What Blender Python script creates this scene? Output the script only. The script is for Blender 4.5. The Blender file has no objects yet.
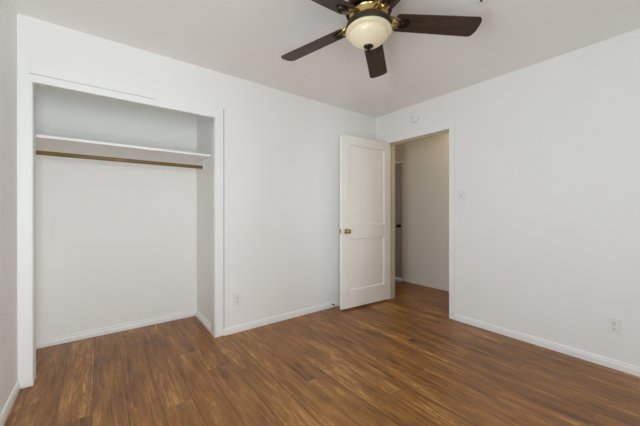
import bpy, bmesh, math, random
from mathutils import Vector, Matrix

scene = bpy.context.scene
COL = scene.collection
PI = math.pi

# ------------------------------------------------------------------ camera
YAW = 0.918755
cam_data = bpy.data.cameras.new('camera')
cam_data.sensor_width = 36.0
cam_data.lens = 286.29 / 640 * 36.0
cam_data.shift_y = -1.05 / 640
cam_data.clip_start = 0.02
cam = bpy.data.objects.new('camera', cam_data)
COL.objects.link(cam)
cam.location = (-3.0008, -2.6652, 1.1551)
cam.rotation_euler = (PI / 2 - 0.001285, 0, YAW - PI / 2)
scene.camera = cam

# ------------------------------------------------------------------ light and exposure
scene.view_settings.view_transform = 'Standard'
scene.view_settings.look = 'None'
scene.view_settings.gamma = 1.0
scene.view_settings.use_curve_mapping = False
scene.view_settings.exposure = 0.14
scene.cycles.use_denoising = True
scene.cycles.max_bounces = 16
scene.cycles.diffuse_bounces = 10
scene.cycles.glossy_bounces = 5
scene.cycles.sample_clamp_indirect = 6.0
scene.cycles.caustics_reflective = False
scene.cycles.caustics_refractive = False

world = bpy.data.worlds.new('sky')
scene.world = world
world.use_nodes = True
bg = world.node_tree.nodes['Background']
bg.inputs['Color'].default_value = (0.72, 0.86, 1.0, 1)
bg.inputs['Strength'].default_value = 0.4


def daylight(name, loc, rot, sx, sy, power, color):
    l = bpy.data.lights.new(name, 'AREA')
    l.shape = 'RECTANGLE'
    l.size, l.size_y, l.energy, l.color = sx, sy, power, color
    o = bpy.data.objects.new(name, l)
    COL.objects.link(o)
    o.location, o.rotation_euler = loc, rot
    return o


# daylight through the window in the left wall and the one in the wall behind the camera
P_LEFT, P_REAR, P_BULB, P_HALL = 48, 57, 6.0, 2.4
daylight('daylight_left_window', (-3.66, -2.075, 1.19), (0, -PI / 2, 0), 1.64, 0.75, P_LEFT, (0.81, 0.915, 1.0))
daylight('daylight_rear_window', (-2.955, -3.19, 1.19), (PI / 2, 0, 0), 0.70, 1.64, P_REAR, (0.86, 0.94, 1.0))

# ------------------------------------------------------------------ node helpers


class NT:
    def __init__(self, name):
        self.m = bpy.data.materials.new(name)
        self.m.use_nodes = True
        self.t = self.m.node_tree
        self.b = self.t.nodes['Principled BSDF']
        self.out = self.t.nodes['Material Output']

    def n(self, typ, **kw):
        nd = self.t.nodes.new(typ)
        for k, v in kw.items():
            if k in nd.inputs.keys():
                nd.inputs[k].default_value = v
            else:
                setattr(nd, k, v)
        return nd

    def l(self, a, b):
        self.t.links.new(a, b)

    def math(self, op, a, b=None, c=None):
        nd = self.t.nodes.new('ShaderNodeMath')
        nd.operation = op
        for i, v in enumerate((a, b, c)):
            if v is None:
                continue
            if hasattr(v, 'is_linked'):
                self.l(v, nd.inputs[i])
            else:
                nd.inputs[i].default_value = v
        return nd.outputs[0]

    def ramp(self, fac, stops):
        nd = self.t.nodes.new('ShaderNodeValToRGB')
        el = nd.color_ramp.elements
        while len(el) < len(stops):
            el.new(0.5)
        for e, (p, c) in zip(el, stops):
            e.position = p
            e.color = (*c, 1)
        self.l(fac, nd.inputs[0])
        return nd.outputs[0]

    def mix(self, fac, a, b, mode='MIX'):
        nd = self.t.nodes.new('ShaderNodeMix')
        nd.data_type = 'RGBA'
        nd.blend_type = mode
        for s, v in ((nd.inputs[0], fac), (nd.inputs[6], a), (nd.inputs[7], b)):
            if hasattr(v, 'is_linked'):
                self.l(v, s)
            elif isinstance(v, tuple):
                s.default_value = (*v, 1) if len(v) == 3 else v
            else:
                s.default_value = v
        return nd.outputs[2]

    def bump(self, height, strength, dist):
        nd = self.t.nodes.new('ShaderNodeBump')
        nd.inputs['Strength'].default_value = strength
        nd.inputs['Distance'].default_value = dist
        self.l(height, nd.inputs['Height'])
        self.l(nd.outputs[0], self.b.inputs['Normal'])


def lin(r, g, b):
    f = lambda c: ((c / 255 + 0.055) / 1.055) ** 2.4 if c > 10 else c / 255 / 12.92
    return (f(r), f(g), f(b))


def paint(name, col, rough=0.6, texture=0.0, spec=0.3):
    k = NT(name)
    co = k.n('ShaderNodeTexCoord')
    no = k.n('ShaderNodeTexNoise', Scale=1.7, Detail=3.0)
    k.l(co.outputs['Object'], no.inputs['Vector'])
    dark = tuple(c * 0.965 for c in col)
    k.l(k.mix(no.outputs['Fac'], dark, col), k.b.inputs['Base Color'])
    k.b.inputs['Roughness'].default_value = rough
    k.b.inputs['Specular IOR Level'].default_value = spec
    if texture:
        n2 = k.n('ShaderNodeTexNoise', Scale=90.0, Detail=3.0)
        k.l(co.outputs['Object'], n2.inputs['Vector'])
        k.bump(n2.outputs['Fac'], texture, 0.002)
    return k.m


def metal(name, col, rough, var=0.25):
    k = NT(name)
    co = k.n('ShaderNodeTexCoord')
    no = k.n('ShaderNodeTexNoise', Scale=35.0, Detail=3.0)
    k.l(co.outputs['Object'], no.inputs['Vector'])
    k.l(k.mix(no.outputs['Fac'], tuple(c * (1 - var) for c in col), col), k.b.inputs['Base Color'])
    k.b.inputs['Metallic'].default_value = 1.0
    k.b.inputs['Roughness'].default_value = rough
    return k.m


M_WALL = paint('white_wall_paint', (0.90, 0.895, 0.875), 0.7, 0.12)
M_CLOSET = paint('closet_wall_paint', (0.92, 0.915, 0.89), 0.7, 0.12)
M_HALL = paint('beige_hall_paint', (0.85, 0.82, 0.75), 0.7, 0.12)
M_CEIL = paint('white_ceiling_paint', (0.93, 0.915, 0.885), 0.85, 0.25)
M_TRIM = paint('white_gloss_trim_paint', (0.91, 0.91, 0.895), 0.35, 0.0, 0.5)
M_DOOR = paint('cream_door_paint', (0.93, 0.90, 0.83), 0.4, 0.03, 0.45)
M_HALLDOOR = paint('grey_hall_door_paint', (0.56, 0.56, 0.60), 0.45, 0.0, 0.4)
M_PLASTIC = paint('white_plastic', (0.88, 0.875, 0.855), 0.35, 0.0, 0.5)
M_PLATE = paint('wall_plate_plastic', (0.87, 0.85, 0.82), 0.35, 0.0, 0.5)
M_CASING_SHADOW = paint('grey_casing_shadow', (0.20, 0.195, 0.18), 0.8)  # dark tone for the painted shadow strip beside the closet casing
M_JAMB = paint('dull_beige_jamb_paint', (0.68, 0.61, 0.45), 0.45)
M_CASING_SHADOW2 = paint('pale_grey_casing_shadow', (0.42, 0.41, 0.39), 0.8)  # lighter tone for the painted shadow line on the head casing
M_FITTER = paint('dark_bronze_enamel', (0.035, 0.025, 0.014), 0.55)
M_SLOT = paint('dark_slot', (0.03, 0.028, 0.025), 0.6)
M_BRASS = metal('polished_brass', (0.68, 0.50, 0.21), 0.24)
M_ABRASS = metal('antique_brass', (0.55, 0.40, 0.16), 0.30, 0.5)
M_BRONZE = metal('dark_bronze', (0.075, 0.055, 0.038), 0.32, 0.5)
M_STEEL = metal('aged_nickel', (0.34, 0.33, 0.30), 0.35)
M_RUBBER = paint('grey_green_rubber', (0.11, 0.13, 0.09), 0.7)


def floor_material():
    k = NT('rustic_wood_plank_floor')
    co = k.n('ShaderNodeTexCoord')
    sp = k.n('ShaderNodeSeparateXYZ')
    k.l(co.outputs['Object'], sp.inputs[0])
    W, L = 0.165, 1.22
    u = k.math('DIVIDE', k.math('ADD', sp.outputs['X'], 8.0 - 0.005), W)
    iu = k.math('FLOOR', u)
    fu = k.math('FRACT', u)
    wn = k.n('ShaderNodeTexWhiteNoise', noise_dimensions='1D')
    k.l(iu, wn.inputs['W'])
    v = k.math('DIVIDE', k.math('ADD', sp.outputs['Y'], k.math('MULTIPLY', wn.outputs['Value'], L)), L)
    iv = k.math('FLOOR', v)
    fv = k.math('FRACT', v)
    cid = k.n('ShaderNodeCombineXYZ')
    k.l(iu, cid.inputs[0])
    k.l(iv, cid.inputs[1])
    wr = k.n('ShaderNodeTexWhiteNoise', noise_dimensions='3D')
    k.l(cid.outputs[0], wr.inputs['Vector'])
    rnd = wr.outputs['Value']
    # grain coordinates: each plank gets its own stretch of board
    gx = k.math('ADD', k.math('MULTIPLY', sp.outputs['X'], 1.0), k.math('MULTIPLY', rnd, 37.0))
    gy = k.math('ADD', k.math('MULTIPLY', sp.outputs['Y'], 0.17), k.math('MULTIPLY', rnd, 11.0))
    g = k.n('ShaderNodeCombineXYZ')
    k.l(gx, g.inputs[0])
    k.l(gy, g.inputs[1])
    # large figure (cathedral bands): contour lines of a smooth noise, only in patches
    n1 = k.n('ShaderNodeTexNoise', Scale=9.0, Detail=3.0, Distortion=1.3)
    k.l(g.outputs[0], n1.inputs['Vector'])
    rings = k.math('FRACT', k.math('MULTIPLY', n1.outputs['Fac'], 11.0))
    rings = k.math('SUBTRACT', k.math('ABSOLUTE', k.math('SUBTRACT', k.math('MULTIPLY', rings, 2.0), 1.0)), 0.5)
    # streaks along the board, fine grain, and broad light and dark patches
    n2 = k.n('ShaderNodeTexNoise', Scale=17.0, Detail=8.0, Roughness=0.62, Distortion=0.35)
    k.l(g.outputs[0], n2.inputs['Vector'])
    gs = k.n('ShaderNodeMapping')
    gs.inputs['Scale'].default_value = (1.0, 0.22, 1.0)
    k.l(g.outputs[0], gs.inputs['Vector'])
    n3 = k.n('ShaderNodeTexNoise', Scale=75.0, Detail=4.0, Roughness=0.6)
    k.l(gs.outputs[0], n3.inputs['Vector'])
    n4 = k.n('ShaderNodeTexNoise', Scale=5.0, Detail=2.0)
    k.l(g.outputs[0], n4.inputs['Vector'])
    n6 = k.n('ShaderNodeTexNoise', Scale=1.3, Detail=1.0)
    k.l(co.outputs['Object'], n6.inputs['Vector'])
    patch = k.ramp(n4.outputs['Fac'], [(0.42, (0, 0, 0)), (0.64, (1, 1, 1))])
    f = k.math('MULTIPLY', k.math('MULTIPLY', rings, 0.17), k.math('ADD', k.math('MULTIPLY', patch, 0.8), 0.2))
    f = k.math('ADD', f, k.math('MULTIPLY', k.math('SUBTRACT', n2.outputs['Fac'], 0.5), 0.85))
    f = k.math('ADD', f, k.math('MULTIPLY', k.math('SUBTRACT', n3.outputs['Fac'], 0.5), 0.68))
    f = k.math('ADD', f, k.math('MULTIPLY', k.math('SUBTRACT', n4.outputs['Fac'], 0.5), 0.55))
    f = k.math('ADD', f, k.math('MULTIPLY', k.math('SUBTRACT', n6.outputs['Fac'], 0.5), 0.25))
    f = k.math('ADD', f, k.math('MULTIPLY', k.math('SUBTRACT', rnd, 0.5), 0.05))
    f = k.math('ADD', f, 0.5)
    col = k.ramp(f, FLOOR_STOPS)
    # knots and dark flecks
    n5 = k.n('ShaderNodeTexNoise', Scale=13.0, Detail=4.0, Distortion=2.0)
    k.l(g.outputs[0], n5.inputs['Vector'])
    fleck = k.ramp(n5.outputs['Fac'], [(0.66, (0, 0, 0)), (0.76, (1, 1, 1))])
    col = k.mix(k.math('MULTIPLY', fleck, 0.55), col, (0.10, 0.055, 0.027))
    # joints between planks
    ex = k.math('MULTIPLY', k.math('MINIMUM', fu, k.math('SUBTRACT', 1.0, fu)), W)
    ey = k.math('MULTIPLY', k.math('MINIMUM', fv, k.math('SUBTRACT', 1.0, fv)), L)
    joint = k.math('MAXIMUM', k.math('LESS_THAN', ex, 0.0019), k.math('MULTIPLY', k.math('LESS_THAN', ey, 0.0012), 0.5))
    col = k.mix(k.math('MULTIPLY', joint, 0.72), col, (0.03, 0.016, 0.008))
    k.l(col, k.b.inputs['Base Color'])
    rr = k.math('ADD', 0.24, k.math('MULTIPLY', n2.outputs['Fac'], 0.22))
    k.l(rr, k.b.inputs['Roughness'])
    k.b.inputs['Specular IOR Level'].default_value = 0.38
    hgt = k.math('SUBTRACT', k.math('MULTIPLY', f, 0.35), k.math('MULTIPLY', joint, 1.0))
    k.bump(hgt, 0.35, 0.0015)
    return k.m


FLOOR_STOPS = [(0.18, (0.075, 0.029, 0.008)), (0.38, (0.220, 0.090, 0.023)),
               (0.56, (0.325, 0.140, 0.036)), (0.73, (0.500, 0.258, 0.070)),
               (0.90, (0.78, 0.50, 0.18))]
M_FLOOR = floor_material()


def wood(name, dark, light, axis, scale=14.0, rough=0.4):
    k = NT(name)
    co = k.n('ShaderNodeTexCoord')
    mp = k.n('ShaderNodeMapping')
    s = [1.0, 1.0, 1.0]
    s[axis] = 0.1
    mp.inputs['Scale'].default_value = s
    k.l(co.outputs['Object'], mp.inputs['Vector'])
    no = k.n('ShaderNodeTexNoise', Scale=scale, Detail=6.0, Roughness=0.65, Distortion=1.2)
    k.l(mp.outputs[0], no.inputs['Vector'])
    k.l(k.ramp(no.outputs['Fac'], [(0.32, dark), (0.7, light)]), k.b.inputs['Base Color'])
    k.b.inputs['Roughness'].default_value = rough
    return k.m


M_BLADE = wood('dark_walnut_blade', (0.012, 0.0055, 0.0025), (0.080, 0.038, 0.017), 0, 42.0, 0.48)
M_ROD = wood('varnished_wood_rod', (0.13, 0.070, 0.018), (0.30, 0.175, 0.050), 0, 60.0, 0.4)


def bowl_material():
    k = NT('frosted_cream_glass')
    co = k.n('ShaderNodeTexCoord')
    no = k.n('ShaderNodeTexNoise', Scale=22.0, Detail=4.0)
    k.l(co.outputs['Object'], no.inputs['Vector'])
    col = k.mix(no.outputs['Fac'], (0.52, 0.44, 0.30), (0.60, 0.52, 0.37))
    k.l(col, k.b.inputs['Base Color'])
    k.b.inputs['Roughness'].default_value = 0.3
    k.l(col, k.b.inputs['Emission Color'])
    k.b.inputs['Emission Strength'].default_value = 0.30
    return k.m


M_BOWL = bowl_material()


def glass_material():
    k = NT('clear_window_glass')
    tr = k.n('ShaderNodeBsdfTransparent')
    gl = k.n('ShaderNodeBsdfGlossy', Roughness=0.02)
    mx = k.n('ShaderNodeMixShader')
    fr = k.n('ShaderNodeFresnel', IOR=1.45)
    k.l(fr.outputs[0], mx.inputs[0])
    k.l(tr.outputs[0], mx.inputs[1])
    k.l(gl.outputs[0], mx.inputs[2])
    k.l(mx.outputs[0], k.out.inputs['Surface'])
    return k.m


M_GLASS = glass_material()

# ------------------------------------------------------------------ mesh helpers


def box(bm, x0, x1, y0, y1, z0, z1, bevel=0.0, seg=2):
    r = bmesh.ops.create_cube(bm, size=1.0)
    vs = r['verts']
    for v in vs:
        v.co = Vector((x0 + (v.co.x + .5) * (x1 - x0), y0 + (v.co.y + .5) * (y1 - y0), z0 + (v.co.z + .5) * (z1 - z0)))
    if bevel:
        es = list({e for v in vs for e in v.link_edges})
        bmesh.ops.bevel(bm, geom=es, offset=bevel, segments=seg, affect='EDGES', profile=0.5)


def lathe(bm, prof, seg=40, mat=Matrix.Identity(4)):
    rings = []
    for r, z in prof:
        if r < 1e-6:
            rings.append([bm.verts.new(mat @ Vector((0, 0, z)))])
        else:
            rings.append([bm.verts.new(mat @ Vector((r * math.cos(2 * PI * i / seg), r * math.sin(2 * PI * i / seg), z))) for i in range(seg)])
    for a, b in zip(rings, rings[1:]):
        for i in range(seg):
            j = (i + 1) % seg
            if len(a) == 1 and len(b) == 1:
                continue
            if len(a) == 1:
                bm.faces.new((a[0], b[j], b[i]))
            elif len(b) == 1:
                bm.faces.new((a[i], a[j], b[0]))
            else:
                bm.faces.new((a[i], a[j], b[j], b[i]))


def sweep(bm, pts, radii, seg=10, flat=1.0):
    """tube through pts (in the local xz plane mostly), elliptical when flat != 1"""
    pts = [Vector(p) for p in pts]
    rings = []
    for i, p in enumerate(pts):
        d = (pts[min(i + 1, len(pts) - 1)] - pts[max(i - 1, 0)]).normalized()
        up = Vector((0, 1, 0)) if abs(d.y) < 0.9 else Vector((0, 0, 1))
        s = d.cross(up).normalized()
        t = s.cross(d).normalized()
        rings.append([bm.verts.new(p + (s * math.cos(a) * flat + t * math.sin(a)) * radii[i]) for a in [2 * PI * q / seg for q in range(seg)]])
    for a, b in zip(rings, rings[1:]):
        for q in range(seg):
            bm.faces.new((a[q], a[(q + 1) % seg], b[(q + 1) % seg], b[q]))
    bm.faces.new(rings[0][::-1])
    bm.faces.new(rings[-1])


def torus(bm, c, R, r, sx=1.0, sy=1.0, seg=28, s2=8):
    vs = []
    for i in range(seg):
        a = 2 * PI * i / seg
        vs.append([bm.verts.new(Vector(c) + Vector(((R + r * math.cos(b)) * math.cos(a) * sx, (R + r * math.cos(b)) * math.sin(a) * sy, r * math.sin(b))))
                   for b in [2 * PI * q / s2 for q in range(s2)]])
    for i in range(seg):
        for q in range(s2):
            A, B = vs[i], vs[(i + 1) % seg]
            bm.faces.new((A[q], B[q], B[(q + 1) % s2], A[(q + 1) % s2]))


def plate(bm, outline, z0, z1):
    lo = [bm.verts.new((x, y, z0)) for x, y in outline]
    hi = [bm.verts.new((x, y, z1)) for x, y in outline]
    bm.faces.new(lo[::-1])
    bm.faces.new(hi)
    n = len(lo)
    for i in range(n):
        bm.faces.new((lo[i], lo[(i + 1) % n], hi[(i + 1) % n], hi[i]))


def profile_run(bm, prof, a, b, normal):
    """extrude a (depth, height) profile along the wall line a -> b; depth goes along normal"""
    a, b, normal = Vector((*a, 0)), Vector((*b, 0)), Vector((*normal, 0))
    A = [bm.verts.new(a + normal * d + Vector((0, 0, z))) for d, z in prof]
    B = [bm.verts.new(b + normal * d + Vector((0, 0, z))) for d, z in prof]
    n = len(prof)
    for i in range(n):
        bm.faces.new((A[i], A[(i + 1) % n], B[(i + 1) % n], B[i]))
    bm.faces.new(A[::-1])
    bm.faces.new(B)


def obj(name, bm, mat, parent=None, smooth=False, loc=None, rot=None):
    bmesh.ops.recalc_face_normals(bm, faces=bm.faces[:])
    me = bpy.data.meshes.new(name)
    bm.to_mesh(me)
    bm.free()
    me.materials.append(mat)
    if smooth:
        for p in me.polygons:
            p.use_smooth = True
        me.set_sharp_from_angle(angle=math.radians(38))
    o = bpy.data.objects.new(name, me)
    COL.objects.link(o)
    if parent:
        o.parent = parent
    if loc:
        o.location = loc
    if rot:
        o.rotation_euler = rot
    return o


def tag(o, label, cat, group=None, kind=None):
    o['label'] = label
    o['category'] = cat
    if group:
        o['group'] = group
    if kind:
        o['kind'] = kind
    return o


def thing(name, label, cat, loc=(0, 0, 0), rot=(0, 0, 0), group=None, kind=None):
    o = bpy.data.objects.new(name, None)
    o.empty_display_size = 0.1
    COL.objects.link(o)
    o.location, o.rotation_euler = loc, rot
    return tag(o, label, cat, group, kind)


def struct(name, bm, mat, label, cat, smooth=False):
    return tag(obj(name, bm, mat, smooth=smooth), label, cat, kind='structure')


def B():
    return bmesh.new()


# ------------------------------------------------------------------ room shell
H = 2.44
XL, YR = -3.434, -2.95          # left wall face, rear wall face
WT = 0.12                      # wall thickness
CX0, CX1, CTOP = -3.364, -2.175, 2.012   # closet opening
CWX = -2.155                   # closet right wall face
CD = 0.718                     # closet back wall face
DY0, DY1, DTOP = -1.052, -0.222, 2.052   # doorway in the right wall
HX = 0.977                     # hall far wall face
HY0, HY1 = -1.60, 1.20

bm = B(); box(bm, XL - WT, HX + WT, YR - WT, HY1 + WT, -0.10, 0.0)
struct('floor', bm, M_FLOOR, 'brown rustic wood plank floor running through room, closet and hall', 'floor')
bm = B(); box(bm, XL - WT, HX + WT, YR - WT, HY1 + WT, H, H + 0.10)
struct('ceiling', bm, M_CEIL, 'flat white ceiling around the fan', 'ceiling')

bm = B()
box(bm, XL - WT, CX0, 0, WT, 0, H)
box(bm, CX0, CX1, 0, .03, CTOP, H)
box(bm, CX1, WT, 0, WT, 0, H)
struct('wall_back', bm, M_WALL, 'white wall holding the open closet', 'wall')

bm = B()
box(bm, 0, WT, DY1, 0, 0, H)
box(bm, 0, WT, DY0, DY1, DTOP, H)
box(bm, 0, WT, YR - WT, DY0, 0, H)
struct('wall_right', bm, M_WALL, 'white wall holding the doorway and light switch', 'wall')

LWY0, LWY1, LWZ0, LWZ1 = -2.46, -1.69, 0.36, 2.02
bm = B()
box(bm, XL - WT, XL, YR - WT, LWY0, 0, H)
box(bm, XL - WT, XL, LWY1, 0, 0, H)
box(bm, XL - WT, XL, LWY0, LWY1, 0, LWZ0)
box(bm, XL - WT, XL, LWY0, LWY1, LWZ1, H)
struct('wall_left', bm, M_WALL, 'white wall at the left edge beside the closet', 'wall')

RWX0, RWX1, RWZ0, RWZ1 = -3.315, -2.595, 0.36, 2.02
bm = B()
box(bm, XL, RWX0, YR - WT, YR, 0, H)
box(bm, RWX1, 0, YR - WT, YR, 0, H)
box(bm, RWX0, RWX1, YR - WT, YR, 0, RWZ0)
box(bm, RWX0, RWX1, YR - WT, YR, RWZ1, H)
struct('wall_front', bm, M_WALL, 'white wall with a window behind the camera', 'wall')

# closet shell
bm = B(); box(bm, XL - 0.13, CX1 + 0.11, CD, CD + 0.1, 0, H)
struct('wall_closet_back', bm, M_CLOSET, 'white back wall inside the closet', 'wall')
bm = B(); box(bm, CWX, CX1 + 0.10, WT, CD, 0, H)
struct('wall_closet_right', bm, M_CLOSET, 'white right side wall inside the closet', 'wall')
bm = B(); box(bm, XL - 0.13, XL - 0.02, WT, CD, 0, H)
struct('wall_closet_left', bm, M_CLOSET, 'white left side wall inside the closet', 'wall')

# hall shell
HDY0, HDY1, HDTOP = 0.292, 1.05, 2.0
bm = B()
box(bm, HX, HX + WT, HY0 - WT, HDY0, 0, H)
box(bm, HX, HX + WT, HDY1, HY1 + WT, 0, H)
box(bm, HX, HX + WT, HDY0, HDY1, HDTOP, H)
struct('wall_hall_far', bm, M_HALL, 'beige hall wall seen through the doorway', 'wall')
bm = B(); box(bm, WT, HX, HY1, HY1 + WT, 0, H)
struct('wall_hall_end', bm, M_HALL, 'beige end wall of the hall hidden behind the open door', 'wall')
bm = B(); box(bm, WT, HX, HY0 - WT, HY0, 0, H)
struct('wall_hall_near', bm, M_HALL, 'beige near end wall of the hall, hidden beyond the doorway', 'wall')
bm = B(); box(bm, 0.0, WT, WT, HY1 + WT, 0, H)
struct('wall_hall_side', bm, M_HALL, 'beige side wall of the hall past the closet', 'wall')

# ------------------------------------------------------------------ windows behind the camera


def window(name, label, horizontal, a0, a1, z0, z1, wall_face, out):
    """out: direction of outdoors along the other axis"""
    w = thing(name, label, 'window', kind='structure')

    def bx(bm, a, b, d0, d1, zz0, zz1, bv=0.004):
        p, q = sorted((wall_face + out * d0, wall_face + out * d1))
        if horizontal:
            box(bm, a, b, p, q, zz0, zz1, bv)
        else:
            box(bm, p, q, a, b, zz0, zz1, bv)
    e = 0.001
    bm = B()
    bx(bm, a0 + e, a0 + .05, 0.03, 0.11, z0 + e, z1 - e)
    bx(bm, a1 - .05, a1 - e, 0.03, 0.11, z0 + e, z1 - e)
    bx(bm, a0 + .05, a1 - .05, 0.03, 0.11, z0 + e, z0 + .05)
    bx(bm, a0 + .05, a1 - .05, 0.03, 0.11, z1 - .05, z1 - e)
    zm = (z0 + z1) / 2
    bx(bm, a0 + .05, a1 - .05, 0.045, 0.085, zm - .02, zm + .02)
    obj('window_frame', bm, M_TRIM, w)
    for zz0, zz1 in ((z0 + .05, zm - .02), (zm + .02, z1 - .05)):
        bm = B(); bx(bm, a0 + .05, a1 - .05, 0.062, 0.066, zz0, zz1, 0)
        obj('pane', bm, M_GLASS, w)
    bm = B(); bx(bm, a0 - .06, a1 + .06, -0.05, -0.001, z0 - .03, z0 - .002)
    obj('window_sill', bm, M_TRIM, w)
    return w


window('window_1', 'white window in the left wall, out of frame', False, LWY0, LWY1, LWZ0, LWZ1, XL, -1)
window('window_2', 'tall white window in the wall behind the camera', True, RWX0, RWX1, RWZ0, RWZ1, YR, -1)

# ------------------------------------------------------------------ baseboards
BP = [(0.0005, 0.0), (0.0130, 0.0), (0.0130, 0.040), (0.0110, 0.044), (0.0100, 0.046), (0.0095, 0.056), (0.007, 0.061), (0.003, 0.063), (0.0005, 0.063)]
BPC = [(0.0005, 0.0), (0.022, 0.0), (0.022, 0.030), (0.018, 0.037), (0.0130, 0.040), (0.0125, 0.054), (0.009, 0.060), (0.004, 0.062), (0.0005, 0.062)]
HBP = [(0.0005, 0.006), (0.012, 0.006), (0.012, 0.036), (0.008, 0.040), (0.0005, 0.040)]


def baseboard(name, runs, label, mat=None, prof=BP):
    bm = B()
    for a, b, n in runs:
        profile_run(bm, prof, a, b, n)
    struct(name, bm, mat or M_TRIM, label, 'baseboard')


baseboard('baseboard_back', [((CX1 + .077, 0), (-0.0175, 0), (0, -1))], 'white baseboard along the back wall from closet to door')
baseboard('baseboard_right', [((0, YR + .0175), (0, DY0 - .059), (-1, 0))], 'white baseboard along the right wall')
baseboard('baseboard_left', [((XL, YR + .0175), (XL, -0.0115), (1, 0))], 'white baseboard along the left wall')
baseboard('baseboard_front', [((XL, YR), (0, YR), (0, 1))], 'white baseboard behind the camera')
baseboard('baseboard_closet_back', [((XL - .019, CD), (CWX - .0005, CD), (0, -1))], 'white baseboard across the closet back wall', None, BPC)
baseboard('baseboard_closet_right', [((CWX, WT + .001), (CWX, CD - .0225), (-1, 0))], 'white baseboard along the right closet side', None, BPC)
baseboard('baseboard_closet_left', [((XL - .02, WT + .001), (XL - .02, CD - .0225), (1, 0))], 'white baseboard along the left closet side', None, BPC)
baseboard('baseboard_hall', [((HX, HY0 + .001), (HX, HDY0 - .036), (-1, 0))], 'low beige baseboard along the far hall wall', M_HALL, HBP)

# ------------------------------------------------------------------ closet casing (trim_1) and door casing (trim_2)
bm = B()
box(bm, XL + .008, CX0, -.011, -.0005, 0.016, 2.122, .002)
box(bm, CX1, CX1 + .076, -.011, -.0005, 0.009, 2.122, .002)
box(bm, CX0, CX1, -.011, -.0005, CTOP, 2.066, .002)
box(bm, CX0, CX1, -.005, -.0005, 2.066, 2.122, .001)
# jamb lining of the opening
box(bm, CX0 - .0005, CX0 + .002, -.0005, .051, 0, CTOP, .0)
box(bm, CX1 - .004, CX1 + .0005, -.0005, WT, 0, CTOP, .0)
trim1 = struct('trim_1', bm, M_TRIM, 'white casing around the closet opening', 'trim')
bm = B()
box(bm, CX1 + .076, CX1 + .0835, -.0012, -.0003, 0.062, 2.112)  # thin strip on the wall, painted in place of the casing's contact shadow
cl = obj('casing_shadow_line', bm, M_CASING_SHADOW, trim1)
cl['label'] = 'thin grey painted shadow line along the casing edge'
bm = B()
box(bm, XL + .056, CX1 - .48, -.0118, -.0106, 2.0628, 2.0664)  # shadow line along the top of the head casing, drawn as a strip
cl = obj('casing_shadow_line', bm, M_CASING_SHADOW2, trim1)
cl['label'] = 'thin grey painted shadow line along the casing edge'

bm = B()
box(bm, -.014, -.0005, DY0 - .057, DY0, 0.0, DTOP + .047, .002)
box(bm, -.014, -.0005, DY1, DY1 + .057, 0.0, DTOP + .047, .002)
box(bm, -.014, -.0005, DY0, DY1, DTOP, DTOP + .047, .002)
struct('trim_2', bm, M_TRIM, 'white casing around the doorway', 'trim')
# jamb lining with stops
bm = B()
box(bm, -.0005, WT + .002, DY0 - .001, DY0 + .006, 0, DTOP)
box(bm, -.0005, WT + .002, DY1 - .006, DY1 + .001, 0, DTOP)
box(bm, -.0005, WT + .002, DY0 + .006, DY1 - .006, DTOP - .004, DTOP + .001)
box(bm, .038, .072, DY0 + .006, DY0 + .017, 0, DTOP - .004, .0015)
box(bm, .038, .072, DY1 - .017, DY1 - .006, 0, DTOP - .004, .0015)
box(bm, .038, .072, DY0 + .017, DY1 - .017, DTOP - .016, DTOP - .004, .0015)
struct('trim_4', bm, M_JAMB, 'dull beige jamb and stops inside the doorway', 'trim')

# hall door with its casing
bm = B()
box(bm, HX - .008, HX - .0005, HDY0 - .035, HDY0, 0, HDTOP + .0, .001)
struct('trim_3', bm, M_HALL, 'narrow beige casing at the edge of the hall door', 'trim')
d2 = thing('door_2', 'grey closed hall door seen through the doorway', 'door', (HX, HDY0, 0), kind='structure')
bm = B(); box(bm, .012, .045, .004, HDY1 - HDY0 - .004, .035, HDTOP - .022, .002)
obj('door_leaf', bm, M_HALLDOOR, d2)
bm = B()
mk = Matrix.Translation((0.012, .060, .915)) @ Matrix.Rotation(-PI / 2, 4, 'Y')
lathe(bm, [(0, 0), (.028, 0), (.028, .005), (.012, .008), (.010, .030), (.022, .038), (.027, .050), (.024, .062), (.012, .068), (0, .069)], 24, mk)
obj('door_knob', bm, M_BRONZE, d2, True)

# ------------------------------------------------------------------ open bedroom door
hinge = Vector((-.004, -.224))
end = Vector((-.820, -.160))
ang = math.atan2(end.y - hinge.y, end.x - hinge.x)
door = thing('door_1', 'cream two-panel door standing open against the back wall', 'door', (hinge.x, hinge.y, 0.022), (0, 0, ang), kind='structure')
# local: x along the leaf from the hinge, +y towards the camera side (leaf turned round), leaf thickness .035
LW, LH, LT = 0.800, 2.022, 0.035


def door_leaf():
    bm = B()
    st_l, st_h = .112, .112            # stiles
    rails = [(0, .208), (.808, .974), (1.920, LH)]
    y0, y1 = 0, LT
    box(bm, 0, st_h, y0, y1, 0, LH)
    box(bm, LW - st_l, LW, y0, y1, 0, LH)
    for a, b in rails:
        box(bm, st_h, LW - st_l, y0, y1, a, b)
    return bm


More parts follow.
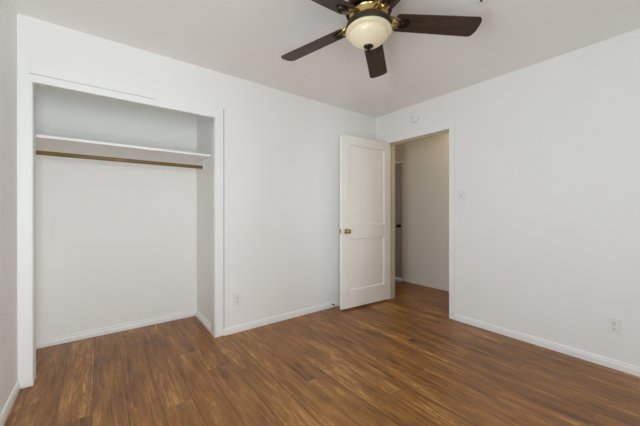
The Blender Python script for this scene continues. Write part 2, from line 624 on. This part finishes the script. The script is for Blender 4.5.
leaf = obj('door_leaf', door_leaf(), M_DOOR, door)
mod = leaf.modifiers.new('soft', 'BEVEL')
mod.width, mod.segments, mod.limit_method = .0015, 1, 'ANGLE'
for z0, z1 in ((.208, .808), (.974, 1.920)):
    bm = B()
    box(bm, .112, LW - .112, .014, LT - .014, z0, z1)
    # sloped bead around both faces of the panel
    for yf, yp in ((0.0015, .014), (LT - 0.0015, LT - .014)):
        xs0, xs1 = .112, LW - .112
        s = .008
        o1 = [(xs0, z0), (xs1, z0), (xs1, z1), (xs0, z1)]
        i1 = [(xs0 + s, z0 + s), (xs1 - s, z0 + s), (xs1 - s, z1 - s), (xs0 + s, z1 - s)]
        vo = [bm.verts.new((x, yf, z)) for x, z in o1]
        vi = [bm.verts.new((x, yp, z)) for x, z in i1]
        vb = [bm.verts.new((x, yp, z)) for x, z in o1]
        for i in range(4):
            j = (i + 1) % 4
            bm.faces.new((vo[i], vo[j], vi[j], vi[i]))
            bm.faces.new((vo[i], vb[i], vb[j], vo[j]))
    obj('door_panel', bm, M_DOOR, leaf)

KNOB = [(0, 0), (.031, 0), (.032, .003), (.028, .007), (.013, .010), (.011, .026), (.018, .032), (.0255, .040), (.0275, .050), (.025, .060), (.016, .066), (0, .068)]
for side in (1, -1):
    bm = B()
    y = LT if side == 1 else 0
    mk = Matrix.Translation((LW - .068, y, .905)) @ Matrix.Rotation(-side * PI / 2, 4, 'X')
    lathe(bm, KNOB, 28, mk)
    k = obj('door_knob', bm, M_BRASS, door, True)
    k['label'] = 'round brass knob'
bm = B()
box(bm, LW - .0005, LW + .0015, .005, LT - .005, .905 - .029, .905 + .029, .0006, 1)
box(bm, LW + .0015, LW + .009, .011, LT - .011, .905 - .010, .905 + .010, .002, 1)
lp = obj('latch_plate', bm, M_STEEL, door)
lp['label'] = 'dark metal latch plate'
for z in (.20, 1.0, 1.82):
    bm = B()
    lathe(bm, [(0, -.045), (.006, -.045), (.006, .045), (0, .045)], 14, Matrix.Translation((-.001, -.006, z)))
    obj('hinge', bm, M_TRIM, door, True)

# ------------------------------------------------------------------ closet shelf and rod
sh = thing('closet_shelf', 'long white board shelf above the wooden rod in the closet', 'shelf', ((CX1 + XL) / 2, .44, 1.705))
bm = B()
SX0, SX1 = XL - .019, CWX - .001
cx, cy, cz = sh.location
box(bm, SX0 - cx, SX1 - cx, .175 - cy, CD - .001 - cy, -.019, 0, .0015)
obj('shelf_board', bm, M_TRIM, sh)
for x0, x1 in ((SX1 - .006, SX1), (SX0, SX0 + .006)):
    bm = B()
    box(bm, x0 - cx, x1 - cx, .40 - cy, CD - .002 - cy, -.115, -.0195, .001)
    obj('side_cleat', bm, M_CLOSET, sh)

bm = B()
R0, R1 = SX0 + .0065, SX1 - .0065
lathe(bm, [(0, R0), (.017, R0), (.0175, R0 + .002), (.0175, R1 - .002), (.017, R1), (0, R1)], 24, Matrix.Rotation(PI / 2, 4, 'Y'))
o = obj('closet_rod', bm, M_ROD, None, True, (0, .465, 1.618))
tag(o, 'round brown wooden hanging rod running under the closet shelf', 'rod')

# ------------------------------------------------------------------ wall plates


def slots(bm, w, d):
    pass


def outlet(loc, rotz, label):
    t = thing('power_outlet', label, 'outlet', loc, (0, 0, rotz), 'power outlets')
    # local: plate in xz plane, front towards -y
    bm = B(); box(bm, -.036, .036, -.0075, -.0006, -.058, .058, .0018)
    obj('cover_plate', bm, M_PLATE, t)
    for zc in (.021, -.021):
        bm = B()
        out = [(.0165 * math.cos(a) * 1.02, .0175 * max(-.82, min(.82, math.sin(a))) + zc) for a in [2 * PI * i / 28 for i in range(28)]]
        lo = [bm.verts.new((x, -.0068, z)) for x, z in out]
        hi = [bm.verts.new((x, -.0092, z)) for x, z in out]
        bm.faces.new(lo); bm.faces.new(hi[::-1])
        for i in range(28):
            bm.faces.new((lo[i], hi[i], hi[(i + 1) % 28], lo[(i + 1) % 28]))
        s = obj('socket', bm, M_PLASTIC, t)
        bm = B()
        box(bm, -.0078, -.0052, -.0098, -.0088, zc - .001, zc + .008)
        box(bm, .0052, .0078, -.0098, -.0088, zc - .001, zc + .007)
        lathe(bm, [(0, 0), (.0032, 0), (.0032, .001), (0, .001)], 12, Matrix.Translation((0, -.0088, zc - .0075)) @ Matrix.Rotation(PI / 2, 4, 'X'))
        obj('slots', bm, M_SLOT, s)
    bm = B()
    lathe(bm, [(0, 0), (.0035, 0), (.003, .0015), (0, .002)], 12, Matrix.Translation((0, -.0068, 0)) @ Matrix.Rotation(PI / 2, 4, 'X'))
    obj('screw', bm, M_STEEL, t)
    return t


outlet((-1.966, 0, .313), 0, 'white wall outlet on the back wall just right of the closet')
outlet((0, -2.304, .314), -PI / 2, 'white wall outlet low on the right wall')

sw = thing('light_switch', 'white toggle light switch on the wall right of the doorway', 'light switch', (0, -1.176, 1.319), (0, 0, -PI / 2))
bm = B(); box(bm, -.035, .035, -.0065, -.0006, -.057, .057, .002)
obj('cover_plate', bm, M_PLATE, sw)
bm = B()
box(bm, -.005, .005, -.0068, -.0058, -.012, .012, .0004, 1)
obj('toggle_slot', bm, M_STEEL, sw)
bm = B()
sweep(bm, [(0, -.006, .0), (0, -.013, .006), (0, -.019, .011)], [.0048, .0042, .0036], 8)
obj('toggle', bm, M_PLASTIC, sw, True)
for z in (.030, -.030):
    bm = B()
    lathe(bm, [(0, 0), (.003, 0), (.0026, .0012), (0, .0016)], 10, Matrix.Translation((0, -.0058, z)) @ Matrix.Rotation(PI / 2, 4, 'X'))
    obj('screw', bm, M_PLASTIC, sw)

# ------------------------------------------------------------------ detectors
sd = thing('smoke_detector', 'round white smoke detector on the wall above the doorway', 'smoke detector', (0, -.622, 2.268), (0, -PI / 2, 0))
bm = B()
lathe(bm, [(0, .0006), (.050, .0006), (.050, .010), (.044, .011), (.044, .016), (.050, .017), (.047, .032), (.038, .039), (.018, .041), (0, .041)], 40)
obj('detector_body', bm, M_PLASTIC, sd, True)
bm = B(); lathe(bm, [(0, .0385), (.0065, .0385), (.006, .0425), (0, .043)], 14, Matrix.Translation((.018, .022, 0)))
b_ = obj('test_button', bm, M_STEEL, sd, True); b_['label'] = 'small grey test button'
bm = B(); torus(bm, (0, 0, .0405), .021, .0012)
obj('grille_ring', bm, M_PLASTIC, sd, True)

cd = thing('ceiling_sensor', 'small round white ceiling fitting with a dark nub, beside the fan', 'detector', (-1.194, -1.888, H), (PI, 0, 0))
bm = B()
lathe(bm, [(0, .0006), (.052, .0006), (.052, .006), (.046, .014), (.030, .020), (.012, .022), (0, .022)], 40)
obj('sensor_body', bm, M_PLASTIC, cd, True)
bm = B(); lathe(bm, [(0, .0215), (.0065, .0215), (.0065, .026), (.004, .029), (0, .0295)], 16)
b_ = obj('sensor_nub', bm, M_BRONZE, cd, True); b_['label'] = 'dark centre nub'

# ------------------------------------------------------------------ door stop on the baseboard
ds = thing('door_stop', 'tiny dark door stop on the baseboard beside the open door', 'door stop', (-.785, -.0172, .036), (PI / 2, 0, 0))
bm = B(); lathe(bm, [(0, -.006), (.010, -.006), (.010, .004), (.006, .006), (.0045, .007), (.0045, .016), (0, .016)], 18)
obj('stop_post', bm, M_STEEL, ds, True)
bm = B(); lathe(bm, [(0, .014), (.009, .014), (.010, .017), (.010, .024), (.008, .028), (0, .028)], 18)
obj('rubber_tip', bm, M_RUBBER, ds, True)

# ------------------------------------------------------------------ ceiling fan
FX, FY = -1.734, -1.4825
fan = thing('ceiling_fan', 'five-blade dark wood ceiling fan with brass arms and a lit cream glass bowl', 'ceiling fan', (FX, FY, H))
bm = B()
lathe(bm, [(0, -.0005), (.086, -.0005), (.090, -.008), (.088, -.030), (.076, -.040), (.060, -.044), (0, -.044)], 48)
obj('canopy', bm, M_BRONZE, fan, True)
bm = B()
lathe(bm, [(0, -.040), (.085, -.040), (.118, -.050), (.136, -.068), (.140, -.088), (.134, -.102), (.112, -.108), (0, -.108)], 48)
mh = obj('motor_housing', bm, M_BRONZE, fan, True)
bm = B()
lathe(bm, [(.06, -.106), (.108, -.108), (.114, -.114), (.110, -.120), (.110, -.150), (.115, -.156), (.110, -.162), (.06, -.164)], 48)
bb = obj('brass_band', bm, M_BRASS, mh, True); bb['label'] = 'gleaming brass band'
bm = B()
lathe(bm, [(0, -.160), (.112, -.163), (.128, -.168), (.131, -.174), (.126, -.179), (.112, -.182), (.109, -.186), (.109, -.203), (.104, -.206), (.096, -.206), (.096, -.184), (0, -.184)], 48)
obj('light_fitter', bm, M_FITTER, fan, True)
bm = B()
RIM = [(.114, -.207), (.126, -.2055), (.1325, -.209), (.1345, -.216), (.1335, -.223), (.129, -.2270), (.123, -.2275), (.1125, -.2275), (.1115, -.231), (.1130, -.237),
       (.1110, -.244), (.104, -.255), (.091, -.268), (.075, -.280), (.056, -.290), (.036, -.298), (.018, -.302), (.004, -.303)]
lathe(bm, RIM + [(r - .004 if r > .01 else r, z + .004) for r, z in RIM[::-1]], 64)
bowl = obj('light_bowl', bm, M_BOWL, fan, True)
bowl['label'] = 'lit cream glass bowl with a ridged rim'
bm = B()
lathe(bm, [(0, -.292), (.026, -.295), (.030, -.300), (.026, -.307), (.012, -.312), (.007, -.317), (.0085, -.322), (.005, -.327), (0, -.329)], 28)
obj('finial', bm, M_BRONZE, fan, True)

# bulbs inside the bowl
for a in (0.4, 0.4 + 2 * PI / 3, 0.4 + 4 * PI / 3):
    ld = bpy.data.lights.new('bulb', 'POINT')
    ld.energy, ld.color, ld.shadow_soft_size = P_BULB, (1.0, 0.74, 0.42), .02
    lo = bpy.data.objects.new('bulb', ld)
    COL.objects.link(lo)
    lo.parent = fan
    lo.location = (.064 * math.cos(a), .064 * math.sin(a), -.232)

DROOP = math.radians(2.4)
BLZ = 2.262 - H + .66 * math.sin(DROOP)
R_IN, R_OUT, HW0, HW1 = .158, .662, .061, .070


def blade_outline():
    pts = []
    n = 8
    rc = .018
    # root, slightly rounded corners
    for i in range(n + 1):
        a = PI + PI / 2 * i / n
        pts.append((R_IN + rc + rc * math.cos(a), -HW0 + rc + rc * math.sin(a)))
    rt = .056
    for i in range(n + 1):
        a = -PI / 2 + PI / 2 * i / n
        pts.append((R_OUT - rt * .55 + rt * .55 * math.cos(a), -HW1 + rt + rt * math.sin(a)))
    for i in range(n + 1):
        a = PI / 2 * i / n
        pts.append((R_OUT - rt * .55 + rt * .55 * math.cos(a), HW1 - rt + rt * math.sin(a)))
    for i in range(n + 1):
        a = PI / 2 + PI / 2 * i / n
        pts.append((R_IN + rc + rc * math.cos(a), HW0 - rc + rc * math.sin(a)))
    return pts


def make_blade():
    bm = B()
    plate(bm, blade_outline(), -.003, .003)
    b = obj('blade', bm, M_BLADE, fan)
    md = b.modifiers.new('edge', 'BEVEL')
    md.width, md.segments, md.limit_method = .0012, 1, 'ANGLE'
    # bracket: arm from the motor, forked loop, oval boss screwed under the blade
    bm = B()
    sweep(bm, [(.095, 0, .022), (.118, 0, .020), (.136, 0, .010), (.152, 0, -.002), (.170, 0, -.008), (.186, 0, -.008)],
          [.014, .015, .017, .019, .018, .010], 12, 0.42)
    for q in (-1, 1):
        sweep(bm, [(.100, q * .010, .024), (.124, q * .026, .018), (.144, q * .033, .002), (.164, q * .033, -.006), (.184, q * .027, -.0065)],
              [.006, .0075, .008, .007, .004], 8, 0.8)
    br = obj('blade_bracket', bm, M_ABRASS, b, True)
    br['label'] = 'antique brass blade arm'
    bm = B()
    plate(bm, [(.208 + .042 * math.cos(a), .033 * math.sin(a)) for a in [2 * PI * i / 32 for i in range(32)]], -.0078, -.0032)
    torus(bm, (.208, 0, -.0095), .026, .0050, 1.2, 0.95)
    lathe(bm, [(0, -.014), (.007, -.013), (.012, -.010), (.013, -.0075), (0, -.0075)], 18, Matrix.Translation((.208, 0, 0)))
    obj('bracket_boss', bm, M_BRONZE, b, True)
    return b


def copy_tree(o, parent):
    c = o.copy()
    COL.objects.link(c)
    c.parent = parent
    for ch in list(o.children):
        copy_tree(ch, c)
    return c


TH0 = -0.63228658
b0 = make_blade()
blades = [b0] + [copy_tree(b0, fan) for _ in range(4)]
for i, b in enumerate(blades):
    b.location = (0, 0, BLZ)
    b.rotation_euler = (math.radians(-12), DROOP, TH0 + i * 2 * PI / 5)

# ------------------------------------------------------------------ hall lamp light (lamp itself is out of sight past the doorway)
hl = bpy.data.lights.new('hall_lamp', 'POINT')
hl.energy, hl.color, hl.shadow_soft_size = P_HALL, (1.0, 0.78, 0.50), .08
ho = bpy.data.objects.new('hall_lamp', hl)
COL.objects.link(ho)
ho.location = (.68, -.90, 2.30)
